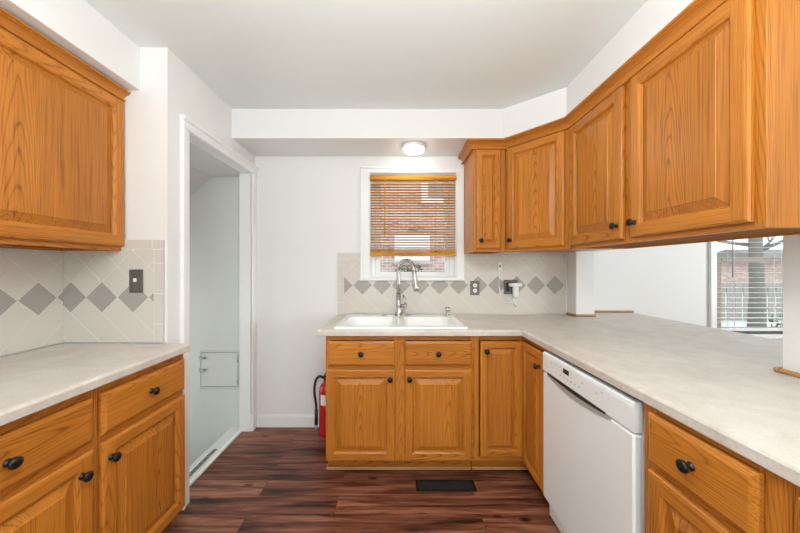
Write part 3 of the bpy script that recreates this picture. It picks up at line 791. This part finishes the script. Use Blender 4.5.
# ------------------------------------------------------------------ sink and tap
sk = thing('sink', 'white double-bowl drop-in kitchen sink under the window', 'sink', (.022, 2.14, CT))
m = MB(); sx0, sx1, sy0, sy1 = -.395, .44, 1.882, 2.402
outer = m.loft([rrect(sx0, sx1, sy0, sy1, .02, CT), rrect(sx0 + .001, sx1 - .001, sy0 + .001, sy1 - .001, .02, CT + .007), rrect(sx0 + .006, sx1 - .006, sy0 + .006, sy1 - .006, .018, CT + .011),
                rrect(sx0 + .02, sx1 - .02, sy0 + .02, sy1 - .02, .012, CT + .0105)], True, False, False, 0, True)
holes = []
for xa, xb in ((-.345, .002), (.042, .39)):
    ya, yb = 1.932, 2.29
    h_ = m.loft([rrect(xa, xb, ya, yb, .05, CT + .0105), rrect(xa + .006, xb - .006, ya + .006, yb - .006, .05, CT + .004), rrect(xa + .018, xb - .018, ya + .018, yb - .018, .05, CT - .12),
                 rrect(xa + .05, xb - .05, ya + .05, yb - .05, .04, CT - .17), rrect(xa + .14, xb - .14, ya + .15, yb - .15, .02, CT - .175)], True, False, True, 0, True)
    holes.append(h_[0])
ring = outer[-1]; es = []
for rg in [ring] + holes: es += [m.bm.edges.get((rg[i], rg[(i + 1) % len(rg)])) for i in range(len(rg))]
bmesh.ops.triangle_fill(m.bm, edges=es, use_beauty=True)
m.build('basin', ENAMEL, sk, at(sk))
for xc in (-.17, .216):
    m = MB(); m.lathe([(.042, 0), (.040, .003), (.030, .003), (.028, .001)], (xc, 2.111, CT - .1755), n=18); m.build('drain', CHROME, sk, at(sk))
ft = thing('tap', 'tall brushed nickel gooseneck kitchen tap behind the sink', 'tap', (.012, 2.345, CT + .0105))
zb = 0
m = MB(); m.lathe([(.032, 0), (.032, .004), (.026, .010), (.021, .03), (.019, .06), (.019, .075), (.021, .08), (.019, .085), (.0175, .17)], n=20)
m.build('base', CHROME, ft)
dirx, diry = .66, -.75; arc = []
for i in range(17):
    a = math.pi * i / 16 * .98; rr = .085; arc.append((dirx * (rr - rr * math.cos(a)), diry * (rr - rr * math.cos(a)), .335 + rr * math.sin(a)))
m = MB(); m.tube([(0, 0, .15), (0, 0, .25)] + arc, .0155, 12); m.build('spout', CHROME, ft)
e = Vector(arc[-1]); dd = Vector((.014, -.012, -.12))
m = MB(); m.tube([e, e + dd * .12, e + dd * .2, e + dd * .9, e + dd, e + dd * 1.2], [.016, .0175, .016, .021, .022, .019], 12); m.build('spray_head', CHROME, ft)
m = MB(); m.tube([(.015, -.004, .075), (.05, -.02, .078), (.062, -.025, .082)], [.014, .014, .011], 10)
m.tube([(.055, -.022, .08), (.05, -.02, .115), (.036, -.016, .16)], [.009, .0085, .007], 8)
m.tube([(.03, -.014, .022), (.045, -.018, .06), (.062, -.025, .082)], [.008, .009, .008], 8)
m.build('lever_handle', CHROME, ft)
sp = thing('soap_dispenser', 'small metal soap dispenser on the sink deck right of the tap', 'soap dispenser', (.39, 2.355, CT + .0105))
m = MB(); m.lathe([(.024, 0), (.020, .004), (.014, .008), (.012, .03), (.02, .034), (.02, .056), (.01, .066)], n=14); m.build('pump', CHROME, sp)
m = MB(); m.tube([(0, 0, .052), (-.016, -.02, .056), (-.024, -.04, .048)], [.009, .008, .006], 8); m.build('nozzle', CHROME, sp)
for xx, lb in ((-.1, 'flat metal cap on the sink deck left of the tap'), (.09, 'flat metal cap on the sink deck just right of the tap')):
    m = MB(); m.lathe([(.022, 0), (.022, .003), (.017, .007), (.004, .009)], n=16)
    tag(m.build('hole_cover', CHROME, None, (xx, 2.352, CT + .0105)), lb, 'hole cover')

# ------------------------------------------------------------------ switch, outlets, cords
t = thing('light_switch', 'dark pewter light switch on the narrow tiled splashback by the doorway', 'light switch', (-1.303, YJ - .008, 1.2246))
m = MB(); m.box(-.035, .035, -.006, 0, -.058, .058, bev=.004); m.build('cover_plate', PEWTER, t)
m = MB(); m.box(-.005, .005, -.018, -.005, -.004, .014, bev=.002); m.build('toggle', OUTLETW, t)
for s_ in (-.032, .032):
    m = MB(); m.lathe([(.0035, 0), (.003, .0015)], (0, -.006, s_), 'y', 8, flip=-1); m.build('screw', CHROME, t)
t = thing('wall_outlet', 'pewter duplex outlet on the tiles between window and wall cabinet', 'outlet', (.631, YB - .008, 1.128))
m = MB(); m.box(-.037, .037, -.006, 0, -.058, .058, bev=.004); m.build('cover_plate', PEWTER, t)
for s_ in (-.021, .021):
    m = MB(); m.lathe([(.0165, 0), (.0165, .0025), (.015, .003)], (0, -.006, s_), 'y', 16, flip=-1); r_ = m.build('receptacle', OUTLETW, t)
    m = MB(); m.box(-.007, -.005, -.0095, -.009, s_ - .004, s_ + .006, bev=0); m.box(.005, .007, -.0095, -.009, s_ - .004, s_ + .006, bev=0); m.build('slots', BLACK, r_)
t = thing('wall_outlet', 'wide two-gang pewter outlet holding white plugs below the corner cabinet', 'outlet', (.922, YB - .008, 1.136))
m = MB(); m.box(-.058, .058, -.006, 0, -.058, .058, bev=.004); m.build('cover_plate', PEWTER, t)
m = MB(); m.box(.0, .036, -.009, -.006, -.04, .04, bev=.002); m.build('receptacle', BLACK, t)
m = MB(); m.box(-.04, -.012, -.008, -.006, -.036, .036, bev=.002); m.build('socket_face', BLACK, t)
t = thing('plug_adapter', 'white plug adapter in the two-gang outlet with a dangling cord', 'plug adapter', (.955, YB - .018, 1.13))
m = MB(); m.box(-.055, .041, -.04, 0, .012, .04, bev=.005); m.build('plug_bar', OUTLETW, t)
m = MB(); m.box(-.027, .015, -.035, 0, -.072, .011, bev=.004); m.build('charger', OUTLETW, t)
m = MB(); m.tube(spline([(-.005, -.03, -.07), (.0, -.035, -.10), (-.02, -.03, -.085), (-.045, -.028, -.115), (-.085, -.03, -.11), (-.06, -.03, -.09), (-.03, -.028, -.12), (-.01, -.03, -.13)]), .0035, 6)
m.build('cord', OUTLETW, t)
m = MB(); m.tube([(-.03, -.03, -.09), (-.005, -.03, -.145)], [.011, .008], 8); m.build('plug', OUTLETW, t)
t = thing('cord_switch', 'small white inline switch hanging on a cord under the wall cabinet', 'cord switch', (.82, YB - .03, 1.40))
m = MB(); m.box(-.016, .016, -.02, 0, -.128, -.062, bev=.004); m.build('switch_body', OUTLETW, t)
m = MB(); m.box(-.004, .006, -.023, -.019, -.105, -.088, bev=.001); m.build('rocker', BLACK, t)
m = MB(); m.tube(spline([(0, -.008, -.065), (.002, -.008, -.02), (.02, -.008, -.004), (.05, -.008, -.02), (.055, -.008, -.04), (.045, -.008, -.02), (.02, -.008, .006)]), .0022, 6)
m.tube(spline([(0, -.008, -.115), (.001, -.006, -.18), (-.002, -.005, -.25), (.004, -.005, -.30)]), .0016, 6); m.build('cord', OUTLETW, t)
m = MB(); m.tube([(-.001, -.005, -.25), (.005, -.006, -.305)], [.002, .006], 8); m.build('plug', OUTLETW, t)

# ------------------------------------------------------------------ lights with fittings
t = thing('ceiling_light', 'small white dome ceiling light glowing over the sink', 'ceiling light', (.125, 2.27, SO))
m = MB(); m.lathe([(.088, 0), (.088, -.018), (.080, -.022)], n=28); m.build('rim', TRIM, t)
m = MB(); m.lathe([(.078, -.020), (.074, -.034), (.058, -.046), (.030, -.054), (.003, -.056)], n=28); m.build('glass_dome', BULB2, t)
t = thing('ceiling_light', 'hanging bowl ceiling light in the middle of the kitchen, above the frame', 'ceiling light', (.0, .42, CE))
m = MB(); m.lathe([(.07, 0), (.07, -.02), (.02, -.035), (.008, -.04), (.008, -.22), (.02, -.23)], n=20); m.build('stem', CHROME, t)
m = MB(); m.lathe([(.12, -.23), (.165, -.26), (.165, -.28), (.15, -.33), (.10, -.37), (.04, -.39), (.003, -.393)], n=28); m.build('glass_bowl', BULB, t)

# ------------------------------------------------------------------ floor things
def register(name, label, x0, x1, y0, y1, z, fm):
    t = thing(name, label, 'floor vent', ((x0 + x1) / 2, (y0 + y1) / 2, z)); cx, cy = t.location.x, t.location.y
    m = MB(); f_ = .010 if y1 - y0 < .2 else .006
    m.box(x0 - cx, x1 - cx, y0 - cy, y0 - cy + f_, 0, .005, bev=.001); m.box(x0 - cx, x1 - cx, y1 - cy - f_, y1 - cy, 0, .005, bev=.001)
    m.box(x0 - cx, x0 - cx + f_, y0 - cy, y1 - cy, 0, .005, bev=.001); m.box(x1 - cx - f_, x1 - cx, y0 - cy, y1 - cy, 0, .005, bev=.001)
    m.build('frame', fm, t)
    m = MB(); n = int((x1 - x0) / .013) if x1 - x0 > y1 - y0 else int((y1 - y0) / .013)
    for i in range(1, n):
        if x1 - x0 > y1 - y0: x = x0 - cx + (x1 - x0) * i / n; m.box(x - .0025, x + .0025, y0 - cy + f_, y1 - cy - f_, .0015, .004, bev=0)
        else: y = y0 - cy + (y1 - y0) * i / n; m.box(x0 - cx + f_, x1 - cx - f_, y - .002, y + .002, .0012, .003, bev=0)
    m.build('louvres', VENTB if fm is VENTB else DWG, t)
    m = MB(); m.box(x0 - cx + f_, x1 - cx - f_, y0 - cy + f_, y1 - cy - f_, .0003, .001, bev=0); m.build('opening_shade', VOIDM, t)  # near-black sheet painted as the unlit duct below the louvres
register('floor_vent', 'black metal floor vent in front of the sink cabinet', .112, .462, 1.76, 1.85, .0003, VENTB)
register('floor_vent', 'long narrow grey vent set along the doorway threshold', -1.308, -1.262, 1.68, 2.17, .0045, TRIM)

# milk door in the stairwell's end wall
t = thing('access_door', 'little white access door low on the stairwell wall', 'access door', (-1.435, YB - .006, .469))
m = MB(); w_, h_ = .152, .140
m.box(-w_ - .012, -w_, -.010, 0, -h_ - .012, h_ + .012, bev=.002); m.box(w_, w_ + .008, -.010, 0, -h_ - .012, h_ + .012, bev=.002)
m.box(-w_, w_, -.010, 0, -h_ - .012, -h_, bev=.002); m.box(-w_, w_, -.010, 0, h_, h_ + .012, bev=.002); m.build('frame', STAIRP, t)
m = MB(); m.box(-w_, w_, -.002, 0, -h_, h_, bev=0); m.build('gap_shade', DWG, t)  # grey backing sheet colours in the shade of the gap round the door
m = MB(); m.box(-w_ + .005, w_ - .005, -.012, -.0025, -h_ + .006, h_ - .006, bev=.003); d = m.build('door', STAIRP, t)
for z in (-.08, .09):
    m = MB(); m.tube([(w_ - .002, -.014, z - .028), (w_ - .002, -.014, z + .028)], .006, 7); m.build('hinge', CHROME, d)
for z in (-.0, .095):
    m = MB(); m.box(-w_ - .012, -w_ + .045, -.022, -.012, z - .010, z + .010, bev=.004); m.tube([(-w_ + .03, -.02, z + .006), (-w_ + .03, -.034, z - .012)], .007, 7); m.build('latch', CHROME, d)

# fire extinguisher
t = thing('fire_extinguisher', 'red fire extinguisher on the floor beside the sink cabinet', 'fire extinguisher', (-.548, 2.37, 0))
m = MB(); m.lathe([(.050, 0), (.056, .004), (.057, .02), (.057, .34), (.054, .365), (.042, .39), (.024, .405), (.020, .42)], n=24); m.build('cylinder', RED, t)
m = MB(); A_ = [R(a) for a in range(235, 336, 10)]; m.loft([[(.0578 * math.cos(a), .0578 * math.sin(a), z) for a in A_] for z in (.245, .325)], False); m.build('label', PAPER, t)
m = MB(); m.lathe([(.022, .418), (.022, .455), (.014, .462)], n=14); m.lathe([(.013, 0), (.013, .014)], (.0, -.02, .437), 'y', 12, flip=-1); m.build('valve', BLACK, t)
m = MB(); m.box(-.012, .09, -.009, .009, .462, .474, bev=.003); m.tube([(-.01, 0, .468), (.04, 0, .497), (.1, 0, .51)], [.008, .008, .006], 7); m.build('handle', BLACK, t)
m = MB(); m.tube(spline([(-.015, -.01, .44), (-.05, -.02, .455), (-.078, -.025, .42), (-.086, -.03, .34), (-.072, -.035, .25), (-.07, -.035, .2)]), .0095, 9); m.tube([(-.07, -.035, .21), (-.07, -.035, .09)], [.012, .013], 9); m.build('hose', BLACK, t)
m = MB(); m.tube([(-.07, -.035, .092), (-.07, -.035, .06)], [.009, .011], 9); m.build('nozzle', DWG, t)
